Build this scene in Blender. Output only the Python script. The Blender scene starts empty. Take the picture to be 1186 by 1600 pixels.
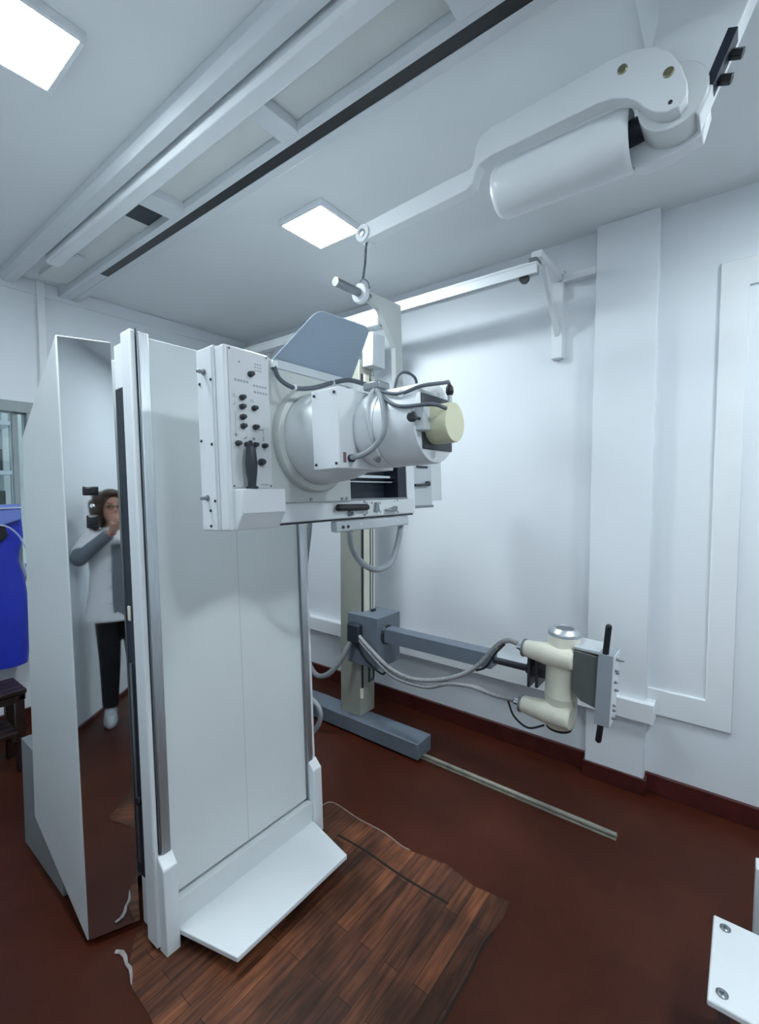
import bpy, bmesh, math, random
from mathutils import Vector, Matrix
random.seed(4)
sc = bpy.context.scene
COL = sc.collection
R = math.radians

# ------------------------------------------------------------------ camera, world, exposure
PITCH, AZ, FPX, CAM_H = R(2.95), R(37.7), 720.0, 1.55
cd = bpy.data.cameras.new('camera')
cd.sensor_fit = 'VERTICAL'; cd.sensor_height = 24.0; cd.lens = 24.0 * FPX / 1600.0
cd.clip_start = 0.05
cam = bpy.data.objects.new('camera', cd); COL.objects.link(cam)
cam.location = (0, 0, CAM_H)
cam.rotation_euler = (R(90) - PITCH, 0, AZ - R(90))
sc.camera = cam

w = bpy.data.worlds.new('world'); sc.world = w; w.use_nodes = True
w.node_tree.nodes['Background'].inputs[0].default_value = (0.62, 0.72, 0.85, 1)
w.node_tree.nodes['Background'].inputs[1].default_value = 0.35
sc.view_settings.view_transform = 'Standard'
sc.view_settings.look = 'None'
sc.view_settings.gamma = 1.0
sc.view_settings.use_curve_mapping = False
sc.view_settings.exposure = 2.2
LAMP = 21.0            # radiance of the ceiling panels
CEIL = 2.885

# ------------------------------------------------------------------ helpers
def lin(c):
    return tuple((x/12.92 if x <= 0.04045 else ((x+0.055)/1.055)**2.4) for x in c)
def hx(s):
    return lin(tuple(int(s[i:i+2], 16)/255 for i in (0, 2, 4)))
def mat(name, col, rough=0.5, metal=0.0, var=0.04, scale=6.0, bump=0.0, spec=0.5, bscale=200, stretch=None):
    m = bpy.data.materials.new(name); m.use_nodes = True
    nt = m.node_tree; b = nt.nodes['Principled BSDF']
    b.inputs['Roughness'].default_value = rough
    b.inputs['Metallic'].default_value = metal
    b.inputs['Specular IOR Level'].default_value = spec
    c = hx(col) if isinstance(col, str) else col
    tc = nt.nodes.new('ShaderNodeTexCoord')
    vec = tc.outputs['Object']
    if stretch:
        mp = nt.nodes.new('ShaderNodeMapping'); mp.inputs['Scale'].default_value = stretch
        nt.links.new(vec, mp.inputs[0]); vec = mp.outputs[0]
    n = nt.nodes.new('ShaderNodeTexNoise'); n.inputs['Scale'].default_value = scale; n.inputs['Detail'].default_value = 5
    nt.links.new(vec, n.inputs['Vector'])
    r = nt.nodes.new('ShaderNodeValToRGB')
    r.color_ramp.elements[0].position = 0.3; r.color_ramp.elements[1].position = 0.7
    r.color_ramp.elements[0].color = tuple(max(0, x*(1-var)) for x in c) + (1,)
    r.color_ramp.elements[1].color = tuple(min(1, x*(1+var)) for x in c) + (1,)
    nt.links.new(n.outputs[0], r.inputs[0]); nt.links.new(r.outputs[0], b.inputs['Base Color'])
    if bump:
        n2 = nt.nodes.new('ShaderNodeTexNoise'); n2.inputs['Scale'].default_value = bscale
        nt.links.new(vec, n2.inputs['Vector'])
        bp = nt.nodes.new('ShaderNodeBump'); bp.inputs['Strength'].default_value = bump; bp.inputs['Distance'].default_value = 0.002
        nt.links.new(n2.outputs[0], bp.inputs['Height']); nt.links.new(bp.outputs[0], b.inputs['Normal'])
    return m
def emit(name, col, s):
    m = bpy.data.materials.new(name); m.use_nodes = True
    b = m.node_tree.nodes['Principled BSDF']
    b.inputs['Base Color'].default_value = (0.8, 0.8, 0.8, 1)
    b.inputs['Emission Color'].default_value = col + (1,)
    b.inputs['Emission Strength'].default_value = s
    return m

WORLD = Matrix.Identity(4)
TT = math.atan(0.04)                         # the table leans back a little
TF = Matrix.Translation((0, 1.48, 0)) @ Matrix.Rotation(-TT, 4, 'X')
MW = {}                                      # object -> its own frame in world space

def spline(pts, n=8):
    P = [Vector(p) for p in pts]
    if len(P) < 3: return P
    Q = [2*P[0]-P[1]] + P + [2*P[-1]-P[-2]]
    out = []
    for i in range(1, len(Q)-2):
        a, b, c, d = Q[i-1], Q[i], Q[i+1], Q[i+2]
        for k in range(n):
            t = k/n
            out.append(0.5*((2*b)+(c-a)*t+(2*a-5*b+4*c-d)*t*t+(3*b-a-3*c+d)*t**3))
    out.append(P[-1])
    return out

class MB:
    def __init__(s, frame=WORLD):
        s.bm = bmesh.new(); s.fr = frame
    def box(s, x0, x1, y0, y1, z0, z1, m=None):
        v = [s.bm.verts.new(p) for p in ((x0,y0,z0),(x1,y0,z0),(x1,y1,z0),(x0,y1,z0),(x0,y0,z1),(x1,y0,z1),(x1,y1,z1),(x0,y1,z1))]
        if m is not None:
            for q in v: q.co = m @ q.co
        for f in ((3,2,1,0),(4,5,6,7),(0,1,5,4),(1,2,6,5),(2,3,7,6),(3,0,4,7)): s.bm.faces.new([v[i] for i in f])
        return s
    def hexa(s, pts):
        v = [s.bm.verts.new(p) for p in pts]
        for f in ((3,2,1,0),(4,5,6,7),(0,1,5,4),(1,2,6,5),(2,3,7,6),(3,0,4,7)): s.bm.faces.new([v[i] for i in f])
        return s
    def prism(s, poly, axis, a, b):
        def P(u, v, t):
            return {'x': (t, u, v), 'y': (u, t, v), 'z': (u, v, t)}[axis]
        A = [s.bm.verts.new(P(u, v, a)) for u, v in poly]; B = [s.bm.verts.new(P(u, v, b)) for u, v in poly]
        n = len(poly)
        s.bm.faces.new(A); s.bm.faces.new(B[::-1])
        for i in range(n): s.bm.faces.new([A[i], B[i], B[(i+1) % n], A[(i+1) % n]])
        return s
    def loft(s, rings, cap=True):
        V = [[s.bm.verts.new(p) for p in r] for r in rings]
        n = len(V[0])
        for a, b in zip(V, V[1:]):
            for i in range(n): s.bm.faces.new([a[i], a[(i+1) % n], b[(i+1) % n], b[i]])
        if cap: s.bm.faces.new(V[0][::-1]); s.bm.faces.new(V[-1])
        return s
    def lathe(s, o, d, prof, n=40):
        """prof: (distance along d, radius) pairs"""
        o = Vector(o); d = Vector(d).normalized()
        u = d.orthogonal().normalized(); v = d.cross(u)
        rings = []
        for t, r in prof:
            r = max(r, 1e-5)
            rings.append([o+d*t+(u*math.cos(2*math.pi*k/n)+v*math.sin(2*math.pi*k/n))*r for k in range(n)])
        return s.loft(rings)
    def cyl(s, p, q, r, r1=None, n=24):
        p, q = Vector(p), Vector(q)
        return s.lathe(p, q-p, [(0, r), ((q-p).length, r if r1 is None else r1)], n)
    def tube(s, pts, r, n=10, k=8):
        P = spline(pts, k)
        rings = []; u = None
        for i, p in enumerate(P):
            t = (P[min(i+1, len(P)-1)]-P[max(i-1, 0)]).normalized()
            if u is None: u = t.orthogonal().normalized()
            else:
                u = u - t*u.dot(t)
                u = u.normalized() if u.length > 1e-6 else t.orthogonal().normalized()
            v = t.cross(u)
            rr = r[min(i, len(r)-1)] if isinstance(r, (list, tuple)) else r
            rings.append([p+(u*math.cos(2*math.pi*j/n)+v*math.sin(2*math.pi*j/n))*rr for j in range(n)])
        return s.loft(rings)
    def ball(s, c, rx, ry=None, rz=None, n=20, m=12):
        ry = ry or rx; rz = rz or rx
        mt = Matrix.Translation(c) @ Matrix.Diagonal((rx, ry, rz, 1))
        bmesh.ops.create_uvsphere(s.bm, u_segments=n, v_segments=m, radius=1, matrix=mt)
        return s
    def paint(s, i):
        s.marks = getattr(s, 'marks', []) + [(len(s.bm.faces), i)]
        return s
    def build(s, name, m, parent=None, bevel=0, seg=2, ang=35, frame=None):
        fr = frame or s.fr
        me = bpy.data.meshes.new(name)
        bmesh.ops.recalc_face_normals(s.bm, faces=s.bm.faces)
        X = fr if parent is None else MW[parent].inverted() @ fr
        if parent is None:
            c = sum((v.co for v in s.bm.verts), Vector())/len(s.bm.verts)
            zmin = min((fr @ v.co).z for v in s.bm.verts)
            o = fr @ c; o.z = zmin
            X = Matrix.Translation(-o) @ fr
        for v in s.bm.verts: v.co = X @ v.co
        ms = m if isinstance(m, (list, tuple)) else [m]
        for k, (f0, i) in enumerate(getattr(s, 'marks', [])):
            s.bm.faces.ensure_lookup_table()
            f1 = s.marks[k+1][0] if k+1 < len(s.marks) else len(s.bm.faces)
            for f in list(s.bm.faces)[f0:f1]: f.material_index = i
        s.bm.to_mesh(me); s.bm.free()
        for p in me.polygons: p.use_smooth = True
        me.set_sharp_from_angle(angle=R(ang))
        ob = bpy.data.objects.new(name, me); COL.objects.link(ob)
        for q in ms: me.materials.append(q)
        if parent is None:
            ob.location = o; MW[ob] = Matrix.Translation(o)
        else:
            ob.parent = parent; MW[ob] = MW[parent]
        if bevel:
            b = ob.modifiers.new('bevel', 'BEVEL'); b.width = bevel; b.segments = seg; b.limit_method = 'ANGLE'; b.angle_limit = R(40)
        return ob

def tag(o, label, cat, group=None):
    o['label'] = label; o['category'] = cat
    if group: o['group'] = group
    return o
def thing(name, label, cat, loc, frame=WORLD, group=None):
    o = bpy.data.objects.new(name, None); COL.objects.link(o)
    o.empty_display_size = 0.1
    M = frame @ Matrix.Translation(loc)
    o.matrix_world = M; o.location = M.to_translation(); o.rotation_euler = M.to_euler()
    MW[o] = M
    return tag(o, label, cat, group)
def struct(o, label=None):
    o['kind'] = 'structure'
    if label: o['label'] = label
    return o

# ------------------------------------------------------------------ materials
WALL = mat('wall_paint', 'e3e9ee', 0.55, var=0.02, scale=1.5, bump=0.05, bscale=60)
CEILM = mat('ceiling_paint', 'e3e8ea', 0.7, var=0.015, scale=1.2)
TRIMW = mat('white_trim_paint', 'e7ecef', 0.4, var=0.02)
WHITE = mat('white_enamel', 'e2e7ea', 0.32, var=0.015)
WHITE2 = mat('soft_white_panel', 'd9dedf', 0.4, var=0.015)
PANEL = mat('pale_table_laminate', 'dde3e3', 0.42, var=0.015, scale=3)
GREYW = mat('warm_grey_enamel', 'c2c8c5', 0.4, var=0.03)
LGREY = mat('light_grey_paint', 'c3cace', 0.4, var=0.03)
BGREY = mat('blue_grey_enamel', '6d7783', 0.42, var=0.06, scale=14)
CANOPY = mat('blue_grey_visor', 'a9b9ca', 0.38, var=0.03)
BEIGE = mat('beige_grey_column_paint', '9fa196', 0.45, var=0.06, scale=8)
IVORY = mat('ivory_enamel', 'e4e2d2', 0.35, var=0.05, scale=10)
CREAMC = mat('cream_cap_plastic', 'd3d3b4', 0.4, var=0.02)
ALU = mat('brushed_aluminium', 'ccd1d5', 0.4, 1.0, var=0.08, scale=40, stretch=(6, 6, 0.4))
CHROME = mat('chrome', 'd2d6da', 0.12, 1.0, var=0.02)
STEEL = mat('steel', '8f9498', 0.35, 0.9, var=0.08)
BRASS = mat('brass_screw', '9a957a', 0.35, 0.9, var=0.1)
BLACK = mat('black_plastic', '15171c', 0.4, var=0.1)
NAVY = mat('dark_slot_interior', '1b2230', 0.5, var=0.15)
KNOB = mat('charcoal_knob', '2b3038', 0.4, var=0.08)
HOSE = mat('grey_hose_rubber', '9aa1a6', 0.5, var=0.08, scale=30)
HOSED = mat('dark_grey_cable', '59616a', 0.5, var=0.1, scale=30)
CABLEB = mat('black_cable', '16191d', 0.5, var=0.1)
BRAID = mat('braided_grey_cable', '97999a', 0.6, var=0.25, scale=90)
MAROON = mat('maroon_skirting_paint', '4a1d1b', 0.35, var=0.25, scale=12)
DWOOD = mat('dark_stained_wood', '2c1d1a', 0.45, var=0.35, scale=12, stretch=(2, 12, 12))
APRON = mat('blue_apron_vinyl', '2536b4', 0.42, var=0.12, scale=7, bump=0.3, bscale=14)
APRONL = mat('pale_blue_apron_collar', '6f80c8', 0.45, var=0.06)
PIPING = mat('pale_piping', 'b9c3e0', 0.5)
LEGEND = mat('grey_printed_legend', '9fa6ad', 0.6)
LEGEND2 = mat('dark_printed_legend', '5d646c', 0.6)
REDP = mat('small_red_grey_plate', '8a6d6d', 0.5)
FRAMEG = mat('window_frame_grey', '98a2a4', 0.5, var=0.04)
RAILP = mat('rail_paint', 'd3d9dd', 0.45, var=0.03)
DARKG = mat('shelf_items_dark', '3c4240', 0.6, var=0.3, scale=20)

def mirror_mat():
    m = bpy.data.materials.new('polished_stainless'); m.use_nodes = True
    nt = m.node_tree; b = nt.nodes['Principled BSDF']
    b.inputs['Metallic'].default_value = 1.0
    b.inputs['Base Color'].default_value = (0.58, 0.61, 0.62, 1)
    tc = nt.nodes.new('ShaderNodeTexCoord')
    n = nt.nodes.new('ShaderNodeTexNoise'); n.inputs['Scale'].default_value = 9; n.inputs['Detail'].default_value = 4
    nt.links.new(tc.outputs['Object'], n.inputs['Vector'])
    mr = nt.nodes.new('ShaderNodeMapRange')
    mr.inputs[1].default_value = 0.3; mr.inputs[2].default_value = 0.8; mr.inputs[3].default_value = 0.012; mr.inputs[4].default_value = 0.05
    nt.links.new(n.outputs[0], mr.inputs[0]); nt.links.new(mr.outputs[0], b.inputs['Roughness'])
    return m
MIRROR = mirror_mat()

def floor_mat():
    m = bpy.data.materials.new('oxblood_floor_paint'); m.use_nodes = True
    nt = m.node_tree; b = nt.nodes['Principled BSDF']
    tc = nt.nodes.new('ShaderNodeTexCoord')
    n = nt.nodes.new('ShaderNodeTexNoise'); n.inputs['Scale'].default_value = 2.2; n.inputs['Detail'].default_value = 8; n.inputs['Roughness'].default_value = 0.6
    nt.links.new(tc.outputs['Object'], n.inputs['Vector'])
    r = nt.nodes.new('ShaderNodeValToRGB')
    r.color_ramp.elements[0].position = 0.25; r.color_ramp.elements[0].color = hx('3d1a0f') + (1,)
    r.color_ramp.elements[1].position = 0.75; r.color_ramp.elements[1].color = hx('592a1a') + (1,)
    e = r.color_ramp.elements.new(0.5); e.color = hx('4a2012') + (1,)
    nt.links.new(n.outputs[0], r.inputs[0])
    n2 = nt.nodes.new('ShaderNodeTexNoise'); n2.inputs['Scale'].default_value = 160; n2.inputs['Detail'].default_value = 3
    nt.links.new(tc.outputs['Object'], n2.inputs['Vector'])
    mx = nt.nodes.new('ShaderNodeMix'); mx.data_type = 'RGBA'; mx.blend_type = 'MULTIPLY'
    mx.inputs[0].default_value = 0.35
    nt.links.new(r.outputs[0], mx.inputs[6]); nt.links.new(n2.outputs[0], mx.inputs[7])
    nt.links.new(mx.outputs[2], b.inputs['Base Color'])
    b.inputs['Roughness'].default_value = 0.42
    b.inputs['Specular IOR Level'].default_value = 0.22
    bp = nt.nodes.new('ShaderNodeBump'); bp.inputs['Strength'].default_value = 0.15; bp.inputs['Distance'].default_value = 0.003
    nt.links.new(n2.outputs[0], bp.inputs['Height']); nt.links.new(bp.outputs[0], b.inputs['Normal'])
    return m
FLOOR = floor_mat()

def plank_mat():
    m = bpy.data.materials.new('worn_parquet_planks'); m.use_nodes = True
    nt = m.node_tree; b = nt.nodes['Principled BSDF']
    tc = nt.nodes.new('ShaderNodeTexCoord')
    br = nt.nodes.new('ShaderNodeTexBrick')
    br.inputs['Scale'].default_value = 1.0
    br.inputs['Brick Width'].default_value = 0.46; br.inputs['Row Height'].default_value = 0.055
    br.inputs['Mortar Size'].default_value = 0.0012; br.inputs['Mortar Smooth'].default_value = 0.2
    br.inputs['Color1'].default_value = hx('87553a') + (1,); br.inputs['Color2'].default_value = hx('593728') + (1,)
    br.inputs['Mortar'].default_value = hx('241713') + (1,)
    br.offset = 0.37
    nt.links.new(tc.outputs['Object'], br.inputs['Vector'])
    mp = nt.nodes.new('ShaderNodeMapping'); mp.inputs['Scale'].default_value = (5, 60, 5)
    nt.links.new(tc.outputs['Object'], mp.inputs[0])
    n = nt.nodes.new('ShaderNodeTexNoise'); n.inputs['Scale'].default_value = 1.0; n.inputs['Detail'].default_value = 6
    nt.links.new(mp.outputs[0], n.inputs['Vector'])
    r = nt.nodes.new('ShaderNodeValToRGB')
    r.color_ramp.elements[0].position = 0.35; r.color_ramp.elements[0].color = (0.35, 0.32, 0.30, 1)
    r.color_ramp.elements[1].position = 0.68; r.color_ramp.elements[1].color = (1.25, 1.15, 1.05, 1)
    nt.links.new(n.outputs[0], r.inputs[0])
    mx = nt.nodes.new('ShaderNodeMix'); mx.data_type = 'RGBA'; mx.blend_type = 'MULTIPLY'; mx.inputs[0].default_value = 0.9
    nt.links.new(br.outputs[0], mx.inputs[6]); nt.links.new(r.outputs[0], mx.inputs[7])
    # dirt blotches
    n2 = nt.nodes.new('ShaderNodeTexNoise'); n2.inputs['Scale'].default_value = 3.2; n2.inputs['Detail'].default_value = 5
    nt.links.new(tc.outputs['Object'], n2.inputs['Vector'])
    r2 = nt.nodes.new('ShaderNodeValToRGB')
    r2.color_ramp.elements[0].position = 0.4; r2.color_ramp.elements[0].color = (0.26, 0.25, 0.25, 1)
    r2.color_ramp.elements[1].position = 0.6; r2.color_ramp.elements[1].color = (1, 1, 1, 1)
    nt.links.new(n2.outputs[0], r2.inputs[0])
    mx2 = nt.nodes.new('ShaderNodeMix'); mx2.data_type = 'RGBA'; mx2.blend_type = 'MULTIPLY'; mx2.inputs[0].default_value = 0.8
    nt.links.new(mx.outputs[2], mx2.inputs[6]); nt.links.new(r2.outputs[0], mx2.inputs[7])
    nt.links.new(mx2.outputs[2], b.inputs['Base Color'])
    b.inputs['Roughness'].default_value = 0.5; b.inputs['Specular IOR Level'].default_value = 0.3
    return m
PLANK = plank_mat()

# ------------------------------------------------------------------ the room
XR, YL, XB, YB = 2.66, 3.62, -0.42, -2.2
struct(MB().box(XB-.1, XR+.2, YB-.1, YL+.1, -.12, 0).build('floor', FLOOR), 'dark red painted floor')
struct(MB().box(XB-.1, XR+.2, YB-.1, YL+.1, CEIL, CEIL+.1).build('ceiling', CEILM), 'white ceiling')
struct(MB().box(XR, XR+.15, YB, YL+.1, 0, CEIL).build('wall_right', WALL), 'white wall behind the tube stand')
WX0, WX1, WZ0, WZ1 = -.25, 1.03, 1.0, 2.09
mb = MB()
mb.box(XB, WX0, YL, YL+.1, 0, CEIL).box(WX1, XR, YL, YL+.1, 0, CEIL).box(WX0, WX1, YL, YL+.1, 0, WZ0).box(WX0, WX1, YL, YL+.1, WZ1, CEIL)
struct(mb.build('wall_left', WALL), 'white wall with the control window')
struct(MB().box(XB-.1, XB, YB, YL+.1, 0, CEIL).build('wall_back', WALL), 'white wall behind the photographer')
struct(MB().box(XB, XR, YB-.1, YB, 0, CEIL).build('wall_front', WALL), 'white wall opposite the control window')
struct(MB().box(2.60, XR+.01, .325, .605, 0, CEIL).build('trim_1', WALL, bevel=.004), 'white square pillar on the right wall')

# skirtings
mb = MB(); mb.box(2.642, XR+.005, .605, YL, 0, .098); mb.box(2.642, XR+.005, YB, .325, 0, .098)
mb.box(2.586, 2.60, .318, .612, 0, .085); mb.box(2.586, 2.642, .605, .614, 0, .085); mb.box(2.586, 2.642, .312, .325, 0, .085)
struct(mb.build('baseboard_right', MAROON, bevel=.003), 'maroon skirting under the right wall')
mb = MB(); mb.box(XB, XR, YL-.015, YL+.005, 0, .12)
struct(mb.build('baseboard_left', MAROON, bevel=.003), 'maroon skirting under the control window wall')
mb = MB(); mb.box(XB-.005, XB+.015, YB, YL, 0, .03)
struct(mb.build('baseboard_back', MAROON, bevel=.003), 'maroon skirting behind the photographer')

# white trunking along the right wall, boxed round the pillar
mb = MB(); mb.box(2.60, XR+.005, .605, 2.85, .395, .50); mb.box(2.565, 2.602, .285, .66, .385, .485); mb.box(2.598, 2.662, .285, .327, .385, .485)
struct(mb.build('trim_2', TRIMW, bevel=.004), 'white boxed trunking low on the right wall')
# conduit and cove on the left wall
mb = MB(); mb.box(1.05, 1.095, YL-.03, YL+.005, 2.09, CEIL)
struct(mb.build('trim_3', TRIMW, bevel=.004), 'white vertical conduit above the control window')
mb = MB(); mb.box(XB, XR, YL-.012, YL+.005, CEIL-.09, CEIL)
struct(mb.build('trim_4', WALL, bevel=.004), 'white cove strip under the ceiling')
# boarded opening to the right of the pillar
mb = MB()
mb.prism([(-.9,2.57),(-.9,2.45),(-.02,2.45),(-.02,.41),(.325,.41),(.325,.54),(.085,.54),(.085,2.57)], 'x', 2.645, XR+.005)
struct(mb.build('trim_5', TRIMW, bevel=.004), 'white board framing beside the pillar')

# exposed parquet where the painted covering is cut away
P = [(0.60,1.44),(0.596,1.31),(0.56,1.10),(0.30,0.95),(0.30,0.60),(1.104,0.626),(1.284,0.625),(1.396,0.633),(1.513,0.614),(1.604,0.621),(1.584,0.761),(1.612,0.89),(1.577,1.056),(1.591,1.204),(1.588,1.353),(1.595,1.524),(1.53,1.556),(1.20,1.60),(0.70,1.62),(0.63,1.52)]
struct(MB().prism(P, 'z', -.01, .0025).build('floor_parquet', PLANK), 'worn brown parquet exposed in front of the table')
EDGE = mat('torn_floor_edge', '8b7d74', 0.7, var=0.2, scale=30)
PEEL = mat('peeled_floor_covering', 'a39c9a', 0.6, var=0.25, scale=25)
mb = MB()
mb.tube([(1.53,1.556,.002),(1.595,1.524,.003),(1.588,1.353,.003),(1.591,1.204,.004),(1.577,1.10,.003),(1.58,1.056,.002)], .0028, 6)
mb.build('cut_edge', EDGE, bpy.data.objects['floor_parquet'])
mb = MB()
mb.tube([(1.45,.622,.001),(1.36,.628,.001),(1.284,.625,.001),(1.104,.626,.001),(.95,.62,.001)], .004, 6)
mb.build('cut_edge', mat('dark_floor_gap', '1b1412', 0.8), bpy.data.objects['floor_parquet'])
mb = MB()
mb.tube([(1.455,1.36,.0015),(1.46,1.2,.0015),(1.45,1.0,.0015),(1.455,.80,.0015)], .005, 6)
mb.build('plank_gap', bpy.data.materials['dark_floor_gap'], bpy.data.objects['floor_parquet'])
pe = [(0.622,1.598),(0.637,1.575),(0.636,1.548),(0.627,1.522),(0.629,1.497),(0.619,1.472),(0.602,1.440),(0.603,1.452),(0.612,1.478),(0.618,1.499),(0.617,1.522),(0.624,1.552),(0.622,1.575),(0.612,1.590)]
mb = MB(); mb.prism(pe, 'z', .0, .006)
mb.build('peeled_lip', PEEL, bpy.data.objects['floor_parquet'], bevel=.003)

# ------------------------------------------------------------------ control window and what is behind it
wf = MB()
wf.box(WX0, WX1, YL-.015, YL+.11, WZ1-.06, WZ1+.01).box(WX1-.055, WX1, YL-.015, YL+.11, WZ0, WZ1-.06).box(WX0, WX0+.05, YL-.015, YL+.11, WZ0, WZ1-.06).box(WX0, WX1, YL-.03, YL+.11, WZ0-.02, WZ0+.05)
win = struct(wf.build('window_1', FRAMEG, bevel=.003), 'grey framed control window behind the blue apron')
wm = MB(); wm.box(.905, .935, YL+.02, YL+.06, WZ0+.05, WZ1-.06)
wm.build('mullion', FRAMEG, win, bevel=.003)
GL = bpy.data.materials.new('control_window_glass'); GL.use_nodes = True
g = GL.node_tree.nodes['Principled BSDF']; g.inputs['Transmission Weight'].default_value = 1; g.inputs['Roughness'].default_value = 0.0; g.inputs['IOR'].default_value = 1.45
g.inputs['Base Color'].default_value = (0.88, 0.95, 0.92, 1)
MB().box(WX0+.05, WX1-.055, YL+.035, YL+.041, WZ0+.05, WZ1-.06).build('pane', GL, win)
BW = mat('booth_wall_paint', 'c3ccc9', 0.7)
mb = MB(); mb.box(-1.2, 1.9, 5.1, 5.2, 0, 2.8)
struct(mb.build('wall_booth', BW), 'pale wall of the control booth')
sh = thing('storage_shelf', 'grey steel storage shelf seen through the control window', 'shelf', (.75, 4.75, 0))
for x in (.35, 1.12):
    for y in (4.58, 4.95): MB().box(x, x+.04, y, y+.03, 0, 2.3).build('upright', FRAMEG, sh)
for z in (.45, .9, 1.28, 1.66, 2.05): MB().box(.35, 1.16, 4.57, 4.98, z, z+.03).build('shelf_board', LGREY, sh)
for nm, x0, x1, z0, h, lab in (('storage_box', .62, .86, 1.69, .26, 'dark box on the upper visible shelf behind the control window'),
                               ('file_box', .88, 1.08, 1.69, .17, 'low dark file box on the upper visible shelf behind the control window'),
                               ('storage_box', .52, .78, 1.31, .30, 'tall dark box on the middle shelf behind the control window'),
                               ('file_box', .80, 1.09, 1.31, .22, 'wide dark file box on the middle shelf behind the control window')):
    tag(MB().box(x0, x1, 4.62, 4.9, z0, z0+h).build(nm, DARKG, bevel=.006), lab, 'box', 'boxes on the booth shelf')

# ------------------------------------------------------------------ ceiling lights
PANELM = emit('led_diffuser', (0.86, 0.95, 1.0), LAMP)
def light(cx, cy, lab):
    t = thing('ceiling_light', lab, 'ceiling light', (cx, cy, CEIL-.028), group='square ceiling light panels')
    f = MB()
    for a in ((-.15,.15,-.15,-.135),(-.15,.15,.135,.15),(-.15,-.135,-.135,.135),(.135,.15,-.135,.135)):
        f.box(cx+a[0], cx+a[1], cy+a[2], cy+a[3], CEIL-.028, CEIL)
    f.build('frame', WHITE, t, bevel=.002)
    MB().box(cx-.136, cx+.136, cy-.136, cy+.136, CEIL-.025, CEIL-.006).build('diffuser', PANELM, t)
for lx, lab in ((.45, 'added square white ceiling fill light behind the photographer, left of the overhead rails'), (1.85, 'added square white ceiling fill light behind the photographer, right of the overhead rails')):
    light(lx, -.75, lab)  # unseen fill panels, added to brighten the walls and the table front
light(.45, 1.70, 'square white ceiling light panel at the upper left, left of the overhead rails')
light(1.715, 1.70, 'square white ceiling light panel right of the overhead rails, above the hanging cable')

# ------------------------------------------------------------------ overhead rails
tr = thing('ceiling_rail', 'pale grey overhead rail track with crossbars and a black slot under the ceiling', 'rail', (1.05, 1.5, 2.82))
Y0, Y1 = -1.6, YL
mb = MB(); mb.prism([(.860,CEIL),(.860,2.848),(.880,2.824),(.930,2.824),(.930,2.85),(.948,2.85),(.948,CEIL)], 'y', Y0, Y1-.002)
mb.build('outer_rail', RAILP, tr, bevel=.002)
mb = MB(); mb.prism([(.945,CEIL-.02),(.945,2.812),(.955,2.80),(1.01,2.80),(1.022,2.812),(1.022,CEIL-.02)], 'y', Y0, 3.08)
mb.build('inner_rail', WHITE, tr, bevel=.003)
mb = MB(); mb.box(1.022, 1.17, Y0, 3.45, CEIL-.03, CEIL)
mb.build('cover_panel', mat('rail_cover_grey', 'd6dad8', 0.6, var=0.03), tr)
for y, n in ((2.04, .11), (1.275, .085), (.55, .09)):
    MB().box(1.022, 1.18, y, y+n, 2.815, CEIL-.03).build('crossbar', RAILP, tr, bevel=.003)
MB().box(1.022, 1.10, 2.95, 3.05, 2.835, CEIL-.03).build('crossbar', RAILP, tr, bevel=.003)
MB().box(1.025, 1.165, 2.175, 2.35, CEIL-.034, CEIL-.029).build('opening', NAVY, tr)
mb = MB(); mb.box(1.172, 1.205, Y0, Y1-.002, 2.820, CEIL).box(1.205, 1.250, 3.03, Y1-.002, 2.820, CEIL).box(1.250, 1.288, Y0, Y1-.002, 2.818, CEIL)
mb.build('slotted_rail', RAILP, tr, bevel=.002)
MB().box(1.205, 1.250, Y0, 3.03, 2.821, CEIL-.01).build('slot', BLACK, tr)

# ------------------------------------------------------------------ tilting table
tb = thing('fluoroscopy_table', 'white upright X-ray table with foot step and polished side standing left of centre', 'x-ray table', (1.05, 0, 0), TF)
mn = Vector((-.391, -.919, .045))
def my(x, z, d=0): return 1.686 - d - (mn.x*(x-.568)+mn.z*z)/mn.y
# base body
XL, XM = .568, .712
body = [(XL,my(XL,.022),.022),(XM,my(XM,.022),.022),(XM,2.08,.228),(XL,2.198,.228),
        (XL,my(XL,2.055),2.055),(XM,my(XM,2.055),2.055),(XM,2.1,1.80),(XL,2.17,1.741)]
mb = MB(); mb.hexa(body); mb.hexa([(XM-.002,1.78,.05),(1.34,1.78,.05),(1.34,2.05,.16),(XM-.002,2.05,.16),(XM-.002,1.86,2.03),(1.34,1.86,2.03),(1.34,2.1,1.80),(XM-.002,2.1,1.80)])
mb.build('base_body', WHITE2, tb, bevel=.003)
e = .004
mp_ = MB().hexa([(XL+.003,my(XL+.003,.024,e),.024),(XM-.001,my(XM-.001,.024,e),.024),(XM-.001,my(XM-.001,.024,.0005),.024),(XL+.003,my(XL+.003,.024,.0005),.024),
                 (XL+.004,my(XL+.004,2.05,e),2.05),(XM-.001,my(XM-.001,2.05,e),2.05),(XM-.001,my(XM-.001,2.05,.0005),2.05),(XL+.004,my(XL+.004,2.05,.0005),2.05)]).build('polished_panel', MIRROR, tb)
mp_['label'] = 'mirror-polished steel side panel'
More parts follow.
